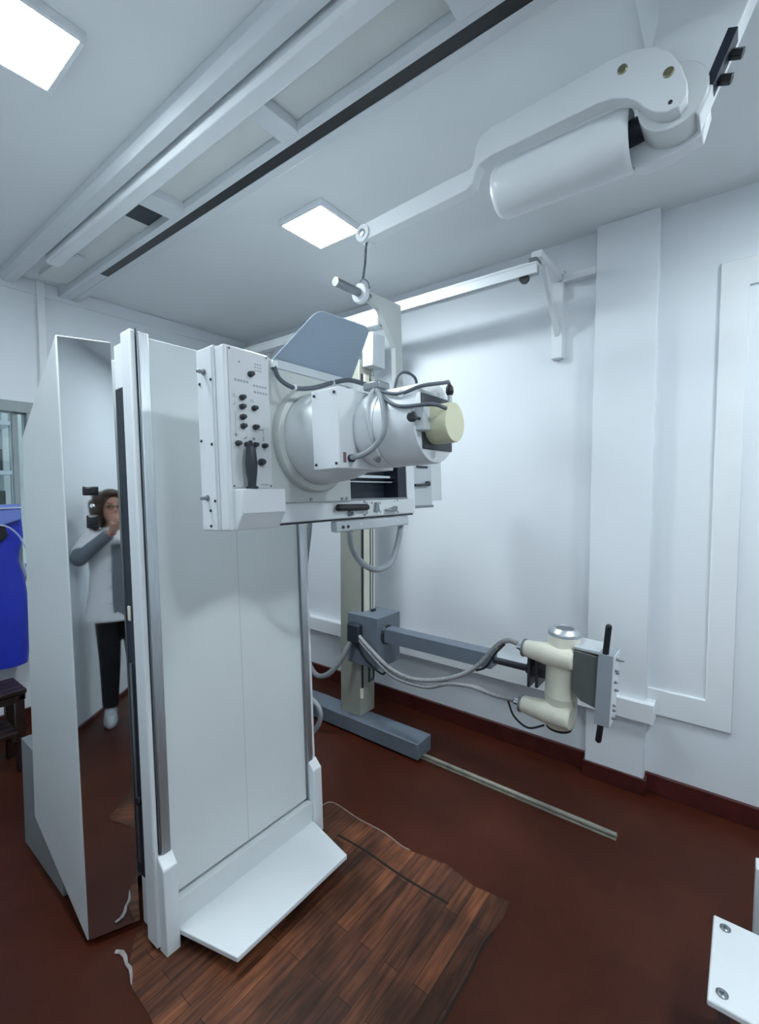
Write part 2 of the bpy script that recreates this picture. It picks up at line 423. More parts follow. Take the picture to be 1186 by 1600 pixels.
# switches on the polished panel: frame with x along the panel, y out of it
px_ = Vector((0.919, -.391, 0)).normalized(); nz_ = mn.normalized(); pz_ = nz_.cross(px_) * -1
if pz_.z < 0: pz_ = -pz_
def panel_frame(x, z):
    o = Vector((x, my(x, z, e), z))
    return Matrix(((px_.x, nz_.x, pz_.x, o.x), (px_.y, nz_.y, pz_.y, o.y), (px_.z, nz_.z, pz_.z, o.z), (0, 0, 0, 1)))
f1 = panel_frame(.637, 1.541)
s1 = MB(f1).box(-.023,.023,-.001,.009,-.015,.015).build('switch_plate', BLACK, mp_, bevel=.003)
MB(f1).box(-.018,.018,.009,.012,-.010,.010).build('window_pane', mat('dark_glossy_window', '0c0f14', 0.08), mp_, bevel=.001)
f2 = panel_frame(.639, 1.437)
MB(f2).box(-.018,.018,-.001,.010,-.022,.022).build('switch_plate', BLACK, mp_, bevel=.003)
MB(f2).box(-.012,.012,.010,.015,-.012,.016).build('rocker', mat('dark_rocker', '20242c', 0.2), mp_, bevel=.002)
MB(f2).box(-.012,.012,.010,.013,.017,.0195).build('rocker_edge', CHROME, mp_)
f3 = panel_frame(.640, 1.490)
MB(f3).lathe((0,0,0),(0,1,0),[(-.001,.008),(.004,.008),(.006,.004),(.006,.0001)],16).build('screw_head', CHROME, mp_)
# plinth
MB().box(.588, 1.25, 1.97, 2.42, 0, .47).build('plinth', mat('grey_plinth_paint', '8d9496', 0.5, var=0.05), tb, bevel=.004)
# table top
T = TF
MB(T).box(.705,1.43,.012,.058,.02,2.055).build('table_body', WHITE, tb, bevel=.003)
MB(T).box(.762,1.388,0,.014,.155,2.05).build('front_panel', PANEL, tb, bevel=.002)
MB(T).box(1.0745,1.0755,-.0006,.01,.16,2.04).build('panel_seam', mat('faint_seam', 'b9bcb8', 0.5), tb)
for x0, x1 in ((.700,.719),(1.424,1.443)):
    MB(T).box(x0,x1,-.006,.062,.015,2.066).build('edge_strip', WHITE, tb, bevel=.006, seg=3)
for x0, x1 in ((.7245,.7585),(1.389,1.421)):
    rl = MB(T).box(x0,x1,-.014,.013,.03,2.06).build('accessory_rail', ALU, tb, bevel=.003)
    MB(T).box(x0-.004,x0-.0005,-.010,.013,.03,2.07).build('rail_groove', STEEL, rl)
MB(T).box(.716,1.42,.062,.150,.20,1.895).build('carriage_frame', NAVY, tb)
MB(T).box(.7155,1.42,.062,.148,1.895,2.045).build('top_cover', WHITE, tb, bevel=.003)
MB(T).box(.7155,1.42,.064,.125,.03,.20).build('foot_bracket', LGREY, tb, bevel=.006)
for z in (1.75, 1.33, .52, .86):
    MB(T).lathe((.7165,.085,z),(-1,0,0),[(0,.006),(.003,.006),(.005,.003),(.005,.0001)],12).build('side_screw', CHROME, tb)
MB(T).box(.7105,.716,.112,.128,.25,.95).build('guide_strip', STEEL, tb)
MB(T).cyl((.702,.10,.475),(.714,.10,.475),.016).build('locking_knob', BLACK, tb, bevel=.003)
MB(T).box(.7105,.716,.105,.125,1.10,1.15).build('latch', IVORY, tb, bevel=.002)
# footrest
ft = MB(T).box(.762,1.392,-.03,-.001,.045,.150).build('footrest', WHITE2, tb, bevel=.003)
mb = MB(T)
mb.prism([(.757,-.028),(.757,-.02),(.757,.0),(1.395,.0),(1.395,-.028),(1.335,-.285),(.817,-.285)], 'z', .042, .060)
mb.build('step', WHITE, ft, bevel=.003)
for x0, x1, zt in ((.712,.762,.325),(1.392,1.442,.325)):
    mb = MB(T)
    mb.prism([(.002,.0),(-.045,.0),(-.045,zt-.035),(-.012,zt),(.002,zt)], 'x', x0, x1)
    mb.build('post', WHITE, ft, bevel=.004)
MB(T).cyl((1.442,-.02,.245),(1.452,-.02,.245),.010).build('post_bolt', WHITE, ft)

# ------------------------------------------------------------------ spot film device
sd = thing('spot_film_device', 'white spot film device with image intensifier drum and knob panel in front of the table', 'x-ray device', (1.2, -.38, 1.41), TF)
MB(T).box(.745,.80,-.395,-.31,1.415,1.935).box(.76,1.27,-.42,-.33,1.48,1.93).box(.8,1.70,-.34,-.31,1.425,1.93).build('housing', WHITE, sd, bevel=.004)
MB(T).box(.7448,.752,-.392,-.385,1.42,1.93).build('side_seam', LGREY, sd)
MB(T).box(.750,.905,-.438,-.393,1.415,1.93).build('control_housing', WHITE, sd, bevel=.006, seg=3)
# control panel with knobs and legends
mb = MB(T).box(.762,.897,-.4415,-.437,1.535,1.923)
mb.paint(1)
def dash(x, z, wx, wz): mb.box(x-wx/2, x+wx/2, -.4422, -.441, z-wz/2, z+wz/2)
for x, z in ((.7955,1.890),(.7985,1.890),(.7955,1.887),(.7985,1.887)): dash(x, z, .0022, .0022)
for i in range(3):
    for k in range(3): dash(.852+.009*i, 1.893-.009*k, .005, .004)
for i in range(5): dash(.783+.010*i, 1.836, .006, .007)
for i in range(5): dash(.846+.010*i, 1.830, .006, .006); dash(.848+.010*i, 1.812, .006, .006)
for x, z in ((.775,1.794),(.778,1.789),(.775,1.766),(.778,1.771),(.836,1.787),(.833,1.783),(.840,1.783)): dash(x, z, .007, .002)
dash(.778,1.718,.001,.06); dash(.872,1.703,.0015,.012); dash(.872,1.697,.0015,.012)
mb.paint(2)
dash(.778,1.683,.013,.002); dash(.778,1.683,.002,.013)
mb.box(-.006,.006,-.0003,.0003,-.001,.001, Matrix.Translation((.809,-.4418,1.676)) @ Matrix.Rotation(R(-32),4,'Y'))
for a in (-1, 1): mb.box(-.005,.005,-.0003,.0003,-.0007,.0007, Matrix.Translation((.838,-.4418,1.676)) @ Matrix.Rotation(R(22*a),4,'Y'))
dash(.838,1.679,.006,.001); dash(.838,1.673,.006,.001)
for k in range(3): dash(.872,1.684-.005*k,.005,.002)
for k in range(4): dash(.860+.007*k,1.544,.005,.002)
dash(.862,1.704,.018,.002); dash(.876,1.609,.003,.003)
cp = mb.build('control_panel', [mat('pale_control_face', 'cfd3d6', 0.45), LEGEND, LEGEND2], sd)
for x, z, r in ((0.833,1.86,.0085),(0.801,1.789,.008),(0.8,1.763,.008),(0.841,1.764,.008),(0.8,1.734,.008),(0.801,1.709,.008),(0.843,1.71,.008),(0.781,1.659,.0075),(0.811,1.658,.0075),(0.839,1.659,.0075),(0.872,1.658,.0075),(0.859,1.61,.0105)):
    MB(T).lathe((x,-.441,z),(0,-1,0),[(0,r),(.008,r),(.009,r*.8),(.017,r*.72),(.018,r*.5),(.018,.0001)],18).build('knob', KNOB, cp)
for x, z in ((.766,1.919),(.893,1.919),(.766,1.540),(.893,1.540)):
    MB(T).cyl((x,-.441,z),(x,-.4435,z),.0025,n=10).build('screw', KNOB, cp)
# corner box and joystick
mb = MB(T)
mb.prism([(-.40,1.531),(-.482,1.531),(-.482,1.464),(-.448,1.416),(-.40,1.416)], 'x', .762, .914)
mb.build('corner_box', WHITE, sd, bevel=.003)
mb = MB(T).lathe((.806,-.468,1.531),(0,0,1),[(0,.017),(.006,.017),(.008,.011),(.02,.012),(.045,.0155),(.07,.017),(.10,.0145),(.118,.0125),(.124,.009),(.128,.0055),(.134,.0055),(.136,.0001)],24)
mb.build('joystick_handle', KNOB, sd)
# left side studs
for y, z, r, l in ((-.35,1.866,.009,.022),(-.343,1.509,.009,.022)):
    MB(T).lathe((.746,y,z),(-1,0,0),[(0,r),(.004,r),(.005,r*.6),(l,r*.6),(l+.002,r*.4)],14).build('locking_stud', STEEL, sd)
for y, z in ((-.326,1.836),(-.323,1.674),(-.356,1.473),(-.355,1.429),(-.382,1.84),(-.375,1.66),(-.380,1.50)):
    MB(T).cyl((.746,y,z),(.7425,y,z),.0042,n=12).build('side_screw', KNOB, sd)
# back plate and lower bar
MB(T).box(.90,1.266,-.432,-.418,1.487,1.925).build('mounting_plate', GREYW, sd, bevel=.004)
for x, z in ((1.065,1.497),(1.215,1.497),(1.24,1.497)):
    MB(T).cyl((x,-.431,z),(x,-.436,z),.0055,n=14).build('plate_screw', STEEL, sd)
MB(T).box(.85,1.705,-.42,-.335,1.425,1.492).build('lower_bar', WHITE, sd, bevel=.003)
mb = MB(T).box(1.347,1.69,-.4235,-.419,1.430,1.488).paint(1)
for x, z, a, b in ((1.362,1.475,.014,.012),(1.362,1.442,.014,.012),(1.448,1.476,.010,.010),(1.448,1.440,.012,.010),(1.545,1.480,.012,.004)):
    mb.box(x-a/2,x+a/2,-.4238,-.4232,z-b/2,z+b/2)
mb.build('bar_cover', [WHITE2, LEGEND], sd)
MB(T).box(.95,1.70,-.41,-.345,1.418,1.426).build('bar_base', NAVY, sd)
MB(T).box(1.645,1.705,-.42,-.335,1.49,1.93).build('end_post', WHITE, sd, bevel=.003)
MB(T).box(1.26,1.705,-.42,-.335,1.84,1.93).build('top_bar', WHITE, sd, bevel=.003)
MB(T).box(1.266,1.648,-.3445,-.3405,1.488,1.845).build('slot_back', NAVY, sd)
MB(T).box(1.585,1.646,-.415,-.342,1.492,1.84).build('slot_side', NAVY, sd)
MB(T).box(1.266,1.585,-.395,-.372,1.575,1.588).build('slot_rail', CHROME, sd, bevel=.002)
MB(T).box(1.266,1.585,-.40,-.385,1.558,1.563).build('slot_rail', CHROME, sd, bevel=.001)
MB(T).box(1.27,1.64,-.425,-.415,1.490,1.496).build('slot_lip', STEEL, sd, bevel=.001)
mb = MB(T).tube([(1.196,-.433,1.4655),(1.35,-.433,1.462)], .0125, 16); mb.ball((1.196,-.433,1.4655),.0125).ball((1.35,-.433,1.462),.0125)
mb.build('grip_bar', BLACK, sd)
MB(T).lathe((1.266,-.42,1.442),(0,-1,0),[(0,.010),(.012,.010),(.013,.006),(.022,.006),(.023,.0001)],16).build('release_button', STEEL, sd)
MB(T).prism([(1.404,1.443),(1.432,1.443),(1.424,1.480),(1.412,1.480)],'y',-.436,-.423).build('lever', STEEL, sd, bevel=.002)
MB(T).prism([(1.475,1.442),(1.475,1.450),(1.50,1.452),(1.545,1.461),(1.545,1.438),(1.50,1.442)],'y',-.440,-.423).build('lever', STEEL, sd, bevel=.002)
for x, z in ((1.352,1.483),(1.352,1.435),(1.565,1.484),(1.565,1.435),(1.374,1.46),(1.395,1.478)):
    MB(T).cyl((x,-.4230,z),(x,-.4255,z),.0028,n=10).build('cover_screw', KNOB, sd)
# drum assembly (axis along -y)
CX, CZ = 1.085, 1.692
def drum(name, prof, m, x=CX, z=CZ, y=0, n=56, ang=35): return MB(T).lathe((x,0,z),(0,-1,0),prof,n).build(name, m, sd, ang=ang)
drum('drum_flange', [(.43,.172),(.446,.172),(.455,.166),(.458,.150),(.455,.146)], GREYW)
drum('intensifier_dome', [(.43,.146),(.47,.145),(.53,.142),(.58,.137),(.615,.128),(.635,.112),(.645,.09),(.645,.0001)], WHITE2, ang=60)
MB(T).box(.925,1.17,-.695,-.592,1.578,1.80).build('electronics_box', WHITE, sd, bevel=.003)
MB(T).box(1.17,1.20,-.69,-.592,1.60,1.79).build('electronics_box_cover', WHITE2, sd, bevel=.003)
for y, z in ((-.605,1.785),(-.682,1.785),(-.605,1.592),(-.682,1.592)):
    MB(T).cyl((.926,y,z),(.922,y,z),.004,n=12).build('box_screw', KNOB, sd)
MB(T).box(.938,.949,-.6965,-.6945,1.594,1.622).build('rating_plate', REDP, sd)
drum('camera_drum', [(.69,.100),(.700,.106),(.716,.110),(.745,.1115),(.770,.1115)], WHITE, ang=60)
drum('drum_seam', [(.770,.110),(.773,.110)], LGREY)
drum('lens_drum', [(.773,.1105),(.80,.1105),(.89,.1105),(.900,.108),(.902,.104),(.902,.0001)], WHITE)
MB(T).box(1.012,1.165,-.906,-.900,1.617,1.762).build('dark_recess', KNOB, sd, bevel=.003)
MB(T).box(.985,1.02,-.925,-.885,1.660,1.722).build('side_clip', LGREY, sd, bevel=.004)
mb = MB(T).cyl((.99,-.912,1.690),(.937,-.922,1.687),.0045,n=12); mb.lathe((.940,-.922,1.687),(-.92,-.39,0),[(0,.012),(.006,.013),(.012,.009),(.012,.0001)],20)
mb.build('thumb_screw', KNOB, sd)
mb = MB(T).lathe((1.068,-.903,1.683),(0,-1,0),[(0,.052),(.062,.052),(.066,.050),(.067,.0001)],40)
mb.build('camera_cap', CREAMC, sd)
MB(T).cyl((1.115,-.93,1.735),(1.115,-.93,1.775),.006).build('cable_plug', LGREY, sd)
MB(T).lathe((1.115,-.93,1.765),(0,0,1),[(0,.007),(.008,.011),(.022,.010),(.028,.006),(.028,.0001)],14).build('cable_plug', BLACK, sd)
MB(T).cyl((.985,-.772,1.60),(.978,-.785,1.595),.008,n=14).build('drum_screw', STEEL, sd)
# cables fixed to the device
CA = [(0.923,-0.44,1.903),(0.926,-0.46,1.861),(0.947,-0.5,1.831),(1.007,-0.52,1.838),(1.062,-0.55,1.858),(1.081,-0.6,1.86),(1.084,-0.66,1.838),(1.07,-0.71,1.815)]
CB = [(1.036,-0.74,1.803),(0.982,-0.80,1.75),(0.962,-0.82,1.674),(0.955,-0.80,1.636),(0.950,-0.76,1.612),(0.966,-0.69,1.606)]
CC = [(1.04,-0.74,1.803),(0.999,-0.80,1.776),(0.985,-0.86,1.761),(1.005,-0.91,1.775),(1.072,-0.94,1.79),(1.109,-0.93,1.80),(1.115,-0.93,1.785)]
CD = [(1.0,-0.78,1.772),(0.972,-0.86,1.727),(0.985,-0.95,1.720),(1.022,-0.97,1.712)]
CE = [(1.609,-0.39,1.935),(1.617,-0.41,2.01),(1.647,-0.43,2.029),(1.705,-0.44,2.012),(1.75,-0.42,1.96)]
for pts, r, m, n in ((CA,.007,HOSED,'cable'),(CB,.0075,HOSE,'cable'),(CC,.005,HOSED,'cable'),(CD,.005,HOSED,'cable'),(CE,.006,HOSED,'cable')):
    MB(T).tube(pts, r, 12).build(n, m, sd)
CF = [(1.036,-0.74,1.806),(1.0,-0.745,1.775),(.975,-.755,1.72),(.975,-.765,1.66),(1.0,-.77,1.61)]
MB(T).tube(CF, .0055, 10).build('cable', LGREY, sd)
MB(T).lathe((.966,-.694,1.606),(0,-1,0),[(0,.011),(.012,.011),(.016,.008)],16).build('cable_gland', KNOB, sd)
MB(T).box(1.02,1.075,-.76,-.705,1.799,1.822).build('cable_clamp', STEEL, sd, bevel=.004)
MB(T).box(.915,.932,-.448,-.43,1.897,1.918).build('cable_clip', WHITE, sd, bevel=.002)
for c in (CA[2], CA[4], CC[2]):
    MB(T).lathe((c[0]-.003,c[1],c[2]),(1,0,0),[(0,.0098),(.006,.0098)],12).build('cable_tie', WHITE, sd)
# visor
mb = MB(T)
def rq(cs, r, k=5):
    out = []
    n = len(cs)
    for i, c in enumerate(cs):
        a, b, d = Vector(cs[i-1][:3]), Vector(c[:3]), Vector(cs[(i+1) % n][:3])
        rr = r[i]
        if rr == 0: out.append(b); continue
        p, q = b+(a-b).normalized()*rr, b+(d-b).normalized()*rr
        for j in range(k+1):
            t = j/k; out.append((1-t)**2*p+2*t*(1-t)*b+t*t*q)
    return out
vis = rq([(.930,-.425,1.925),(.958,-.60,2.037),(1.197,-.60,2.050),(1.295,-.425,1.930)], [0,.03,.03,0])
nrm = Vector((0,.54,.84))*.004
mb.loft([vis, [p+nrm for p in vis]])
vv = mb.build('visor', CANOPY, sd)
MB(T).box(.935,1.29,-.436,-.42,1.90,1.928).build('visor_hinge', LGREY, sd, bevel=.002)
# rear beam, gallows and counterweight rod
MB(T).box(1.35,1.71,-.385,-.335,1.928,1.955).build('top_beam', LGREY, sd, bevel=.002)
mb = MB(T)
mb.prism([(1.712,2.348),(1.49,2.335),(1.49,2.300),(1.56,2.285),(1.660,2.15),(1.660,1.95),(1.712,1.95)], 'y', -.372, -.345)
gal = mb.build('gallows_bracket', GREYW, sd, bevel=.003)
MB(T).cyl((1.30,-.358,2.313),(1.50,-.358,2.318),.0165).build('gallows_rod', STEEL, gal)
MB(T).lathe((1.435,-.358,2.316),(1,0,0),[(0,.0165),(0,.034),(.004,.037),(.024,.037),(.028,.034),(.028,.0165)],32).build('clamp_ring', WHITE, gal)
# right hand end: side carriage with lever, joined back to the table
MB(T).box(1.705,1.875,-.405,-.315,1.455,1.80).build('side_carriage', LGREY, sd, bevel=.003)
MB(T).box(1.875,2.02,-.375,-.30,1.475,1.80).build('side_cover', WHITE2, sd, bevel=.003)
MB(T).box(1.71,1.88,-.41,-.315,1.445,1.457).build('carriage_lip', STEEL, sd, bevel=.002)
mb = MB(T).tube([(1.71,-.418,1.548),(1.76,-.42,1.549),(1.82,-.42,1.555)], .006, 10); mb.lathe((1.825,-.405,1.556),(0,-1,0),[(0,.012),(.018,.012),(.02,.009),(.02,.0001)],18)
mb.build('side_lever', KNOB, sd)
MB(T).box(1.745,1.835,-.412,-.404,1.627,1.637).build('side_grip', KNOB, sd, bevel=.002)
MB(T).box(1.445,1.56,-.32,.13,1.50,1.80).build('support_arm', LGREY, sd, bevel=.004)
MB(T).box(1.36,1.56,.064,.14,1.50,1.80).build('support_arm', LGREY, sd, bevel=.004)
# bracket under the lower bar with its U shaped hose
MB(T).box(1.20,1.66,-.415,-.385,1.376,1.416).build('under_bracket', LGREY, sd, bevel=.006)
for x in (1.235,1.262): MB(T).cyl((x,-.415,1.394),(x,-.4185,1.394),.006,n=12).build('bracket_screw', KNOB, sd)
for x in (1.335,1.575): MB(T).cyl((x,-.415,1.398),(x,-.4165,1.398),.006,n=12).build('bracket_screw', WHITE, sd)
MB(T).tube([(1.295,-.395,1.385),(1.30,-.39,1.345),(1.327,-.38,1.300),(1.374,-.38,1.245),(1.465,-.38,1.205),(1.562,-.38,1.222),(1.615,-.38,1.29),(1.645,-.385,1.385)], .0125, 14).build('looped_hose', HOSE, sd)

# hoses behind the right edge of the table
tag(MB().tube([(2.19,1.93,1.80),(2.08,2.05,1.60),(2.0,2.09,1.45),(2.0,2.10,1.303),(1.99,2.14,.994),(1.985,2.165,.744),(2.0,2.139,.501),(2.0,2.06,.385),(2.01,1.97,.395),(2.05,1.904,.474),(2.10,1.85,.60),(2.125,1.815,.69)], .017, 14).build('hanging_hose', mat('grey_ribbed_hose', '82868a', 0.5, var=0.15, scale=60)), 'thick grey hose sagging between the table edge and the column carriage', 'hose')
tag(MB().tube([(1.52,1.58,1.53),(1.58,1.78,1.46),(1.66,1.98,1.36),(1.70,2.06,1.22),(1.70,2.08,1.08)], .006, 8).build('thin_cable', CABLEB), 'short thin black cable hanging beside the upper right edge of the table', 'cable')
tag(MB().tube([(1.60,1.94,.44),(1.68,1.84,.435),(1.705,1.752,.397),(1.712,1.722,.331),(1.705,1.764,.242),(1.66,1.86,.17),(1.62,1.95,.05),(1.55,2.1,.02)], .0135, 14).build('floor_hose', HOSE), 'light grey hose curling to the floor behind the right foot of the table', 'hose')

# ------------------------------------------------------------------ spring arm
sa = thing('spring_arm', 'white ceiling mounted spring balance arm with a padded cylinder at the upper right', 'arm', (1.48, .3, 2.5))
out = [(1.165,2.575),(0.805,2.593),(0.728,2.594),(0.716,2.60),(0.709,2.62),(0.703,2.655),(0.690,2.678),(0.65,2.694),(0.513,2.699),(0.391,2.707),(0.302,2.711),(0.25,2.705)]
out += [(.2,2.687),(.167,2.655),(.143,2.61),(.128,2.562),(.128,2.53),(.145,2.512),(.170,2.510),(.197,2.522),(.222,2.546),(.240,2.572)]
out += [(0.262,2.590),(0.30,2.607),(0.338,2.613),(0.512,2.610),(0.655,2.607),(0.690,2.597),(0.704,2.575),(0.714,2.545),(0.735,2.534),(0.804,2.528),(1.165,2.512)]
MB().prism(out, 'x', 1.42, 1.465).build('arm_plate', WHITE, sa, bevel=.003)
mb = MB(); mb.lathe((1.42,1.178,2.538),(1,0,0),[(-.008,.032),(.012,.032),(.012,.012),(.034,.012),(.034,.032),(.054,.032)],28)
mb.build('fork_end', WHITE, sa, bevel=.001)
MB().lathe((1.412,1.178,2.538),(-1,0,0),[(0,.014),(.004,.014),(.005,.008),(.005,.0001)],20).build('fork_pin', STEEL, sa)
MB().lathe((1.542,.685,2.556),(0,-1,0),[(0,.0001),(.002,.05),(.010,.072),(.028,.082),(.05,.084),(.40,.084),(.415,.082),(.418,.078),(.30,.070)],48).build('cover_cylinder', WHITE, sa, ang=50)
MB().cyl((1.542,.40,2.556),(1.542,.17,2.585),.034).build('spring_core', NAVY, sa)
for y, z in ((.276,2.669),(.169,2.605)):
    MB().lathe((1.421,y,z),(-1,0,0),[(0,.0125),(.003,.0125),(.005,.010),(.005,.0001)],20).build('brass_screw', BRASS, sa)
MB().cyl((1.421,.163,2.53),(1.4185,.163,2.53),.005,n=12).build('small_screw', KNOB, sa)
MB().lathe((1.466,.165,2.575),(1,0,0),[(0,.080),(.085,.080)],48).build('pivot_hub', WHITE2, sa, bevel=.003)
MB().prism([(.30,2.50),(.24,2.475),(.17,2.478),(.10,2.50),(.085,2.56),(.10,2.62),(.19,2.64),(.25,2.60),(.26,2.55),(.31,2.53)], 'x', 1.551, 1.60).build('cheek_plate', WHITE, sa, bevel=.003)
MB().cyl((1.5505,.15,2.505),(1.549,.15,2.505),.005,n=12).build('small_screw', KNOB, sa)
mb = MB(); mb.prism([(.205,CEIL-.01),(.205,2.80),(.215,2.74),(.20,2.66),(.15,2.58),(.105,2.50),(-.03,2.83),(-.045,CEIL-.01)], 'x', 1.475, 1.545)
mb.build('swivel_bracket', WHITE, sa, bevel=.004)
MB().box(1.40,1.66,-.10,.26,CEIL-.015,CEIL).build('ceiling_plate', WHITE, sa, bevel=.003)
# slot in the slanting face of the bracket, with two bolts
sl = Vector((0, .135, -.33)).normalized(); nn = Vector((0, -.33, -.135)).normalized()
def slp(t, o): return Vector((1.51, -.03, 2.83)) + sl*t + nn*o
Ms = Matrix(((1,0,0,1.51),(0,sl.y,nn.y,-.03),(0,sl.z,nn.z,2.83),(0,0,0,1)))
MB(Ms).box(-.0365,.012,.165,.285,-.020,.001).build('bracket_slot', NAVY, sa)
for t in (.20,.255): MB().cyl(slp(t,0), slp(t,.028), .013, n=6).build('slot_bolt', BLACK, sa, bevel=.002)
tag(MB().tube([(1.452,1.185,2.545),(1.450,1.19,2.50),(1.452,1.195,2.45),(1.450,1.20,2.41),(1.451,1.205,2.385)], .0055, 8).tube([(1.451,1.205,2.388),(1.451,1.18,2.365),(1.451,1.172,2.34)],.003,8).tube([(1.451,1.205,2.388),(1.451,1.232,2.365),(1.451,1.246,2.34)],.003,8).build('suspension_cable', mat('twisted_steel_cable', '6a6f7c', 0.4, 0.7, var=0.4, scale=80)), 'short twisted steel cable hanging from the end of the white arm', 'cable')

# ------------------------------------------------------------------ tube stand
ts = thing('tube_stand', 'floor rail X-ray tube stand with beige column, blue-grey carriage and cream tube head', 'x-ray tube stand', (2.2, 1.9, 0))
MB().box(2.13,2.275,1.375,2.60,.012,.105).build('base_bar', BGREY, ts, bevel=.004)
MB().box(2.15,2.25,1.72,1.82,.004,.03).build('base_foot', BGREY, ts, bevel=.004)
MB().box(2.175,2.325,1.838,2.0,.105,2.335).build('column', BEIGE, ts, bevel=.004)
MB().box(2.178,2.322,1.84,1.998,.1045,.112).build('column_gasket', KNOB, ts)
for x, z0 in ((2.196,.27),(2.265,.30)):
    MB().box(x-.004,x+.012,1.8345,1.840,z0,2.25).build('column_slot', NAVY, ts)
MB().box(2.214,2.262,1.826,1.839,.62,2.25).build('column_track', IVORY, ts, bevel=.002)
MB().box(2.283,2.32,1.831,1.839,.62,2.25).build('column_track', IVORY, ts, bevel=.002)
MB().cyl((2.187,1.832,.225),(2.187,1.832,.285),.012).build('limit_stop', IVORY, ts)
MB().box(2.24,2.29,1.93,1.985,2.33,2.60).build('mast_top', LGREY, ts, bevel=.003)
MB().box(2.255,2.345,1.76,2.16,2.545,2.60).build('rail_trolley', LGREY, ts, bevel=.004)
MB().box(2.272,2.31,1.72,1.77,2.545,2.585).build('trolley_roller', STEEL, ts, bevel=.006)
MB().box(2.20,2.322,1.752,1.832,2.29,2.49).build('pulley_box', LGREY, ts, bevel=.003)
MB().cyl((2.26,1.80,.79),(2.26,1.80,2.29),.004,n=8).build('lift_rope', STEEL, ts)
# carriage
MB().box(2.13,2.36,1.66,1.90,.465,.775).build('carriage', BGREY, ts, bevel=.004)
MB().box(2.235,2.27,1.78,1.80,.774,.79).build('carriage_clip', KNOB, ts, bevel=.003)
MB().lathe((2.22,1.662,.66),(0,-1,0),[(0,.058),(.006,.060),(.012,.058),(.012,.05)],36).build('arm_collar', KNOB, ts)
MB().box(2.085,2.132,1.775,1.87,.605,.725).build('cable_bracket', KNOB, ts, bevel=.012)
MB().tube([(2.14,1.70,.47),(2.14,1.70,.41),(2.13,1.71,.39)], .006, 8).build('brake_lever', KNOB, ts)
# arm
MB().box(2.18,2.262,.965,1.655,.622,.704).build('arm', BGREY, ts, bevel=.004)
MB().cyl((2.218,.968,.662),(2.218,.72,.662),.017).build('extension_rod', KNOB, ts)
MB().lathe((2.218,.79,.662),(0,-1,0),[(0,.026),(.03,.026)],20).build('rod_clamp', KNOB, ts)
mb = MB(); mb.box(2.12,2.27,.742,.756,.61,.765).box(2.12,2.27,.705,.719,.615,.765).box(2.14,2.25,.66,.76,.66,.70)
mb.build('tilt_bracket', KNOB, ts, bevel=.003)
MB().cyl((2.13,.75,.765),(2.13,.80,.795),.016,n=12).build('bracket_knob', BLACK, ts)
# tube head, leaning slightly
LEAN = Matrix.Translation((2.15,.605,.68)) @ Matrix.Rotation(R(2.2),4,'X')
H = LEAN
th = MB(H).lathe((0,0,-.225),(0,0,1),[(0,.0001),(0,.055),(.012,.066),(.03,.071),(.145,.071),(.149,.0725),(.154,.071),(.32,.071),(.324,.0725),(.329,.071),(.425,.071),(.430,.070)],48).build('tube_housing', IVORY, ts)
MB(H).lathe((0,0,.205),(0,0,1),[(0,.071),(.012,.071),(.016,.069),(.032,.050),(.032,.042),(.028,.040),(.028,.0001)],40).build('end_cap', ALU, th)
MB(H).lathe((0,0,.232),(0,0,1),[(0,.036),(.004,.036),(.005,.034),(.005,.0001)],32).build('cap_disc', STEEL, th)
MB(H).lathe((0,0,-.235),(0,0,1),[(0,.04),(.002,.056),(.012,.060),(.014,.05)],36).build('end_ring', CABLEB, th)
for z in (.115, -.155):
    h_ = MB(H).lathe((-.046,-.062,z),(0,1,0),[(0,.0001),(0,.044),(.004,.048),(.012,.050),(.12,.050),(.145,.047),(.217,.038),(.222,.036)],36).build('cable_horn', IVORY, th)
    MB(H).lathe((-.046,.160,z),(0,1,0),[(0,.042),(.009,.042),(.011,.039)],28).build('horn_ring', STEEL, th)
    MB(H).lathe((-.046,.168,z),(0,1,0),[(0,.016),(.03,.014)],20).build('cable_plug', CHROME, th)
MB(H).cyl((-.03,-.07,-.005),(-.045,-.095,-.005),.011,n=16).build('housing_bolt', CHROME, th)
# collimator
co = MB(H).prism([(-.06,.17),(-.165,.165),(-.165,-.06),(-.10,-.045),(-.065,-.01)], 'x', -.075, .075).build('collimator', mat('collimator_dark_grey', '5d625f', 0.5, var=0.06), ts, bevel=.003)
MB(H).box(-.07,.08,-.165,-.06,.172,.186).build('collimator_lid', LGREY, co, bevel=.003)
MB(H).box(-.098,.02,-.222,-.165,-.115,.190).build('face_plate', mat('collimator_face_grey', '99a1a8', 0.45), co, bevel=.002)
MB(H).box(-.095,.017,-.2255,-.222,-.112,.188).build('dial_panel', WHITE, co, bevel=.001)
for x, z, l in ((-.06,.165,.03),(-.07,.12,.014),(-.04,.10,.012),(-.07,.07,.012),(-.05,.03,.016),(-.07,-.03,.012),(-.06,-.055,.012),(-.07,-.085,.014)):
    MB(H).lathe((x+.01,-.2255,z),(0,-1,0),[(0,.006),(l*.5,.006),(l*.6,.004),(l,.004),(l,.0001)],12).build('dial_knob', STEEL, co)
for a, b in (((-.085,-.19,.188),(-.085,-.195,.305)),((-.085,-.19,-.112),(-.085,-.185,-.185))):
    mb = MB(H).cyl(a, b, .0125, n=18); mb.ball(b, .0125)
    mb.build('handle', BLACK, co)
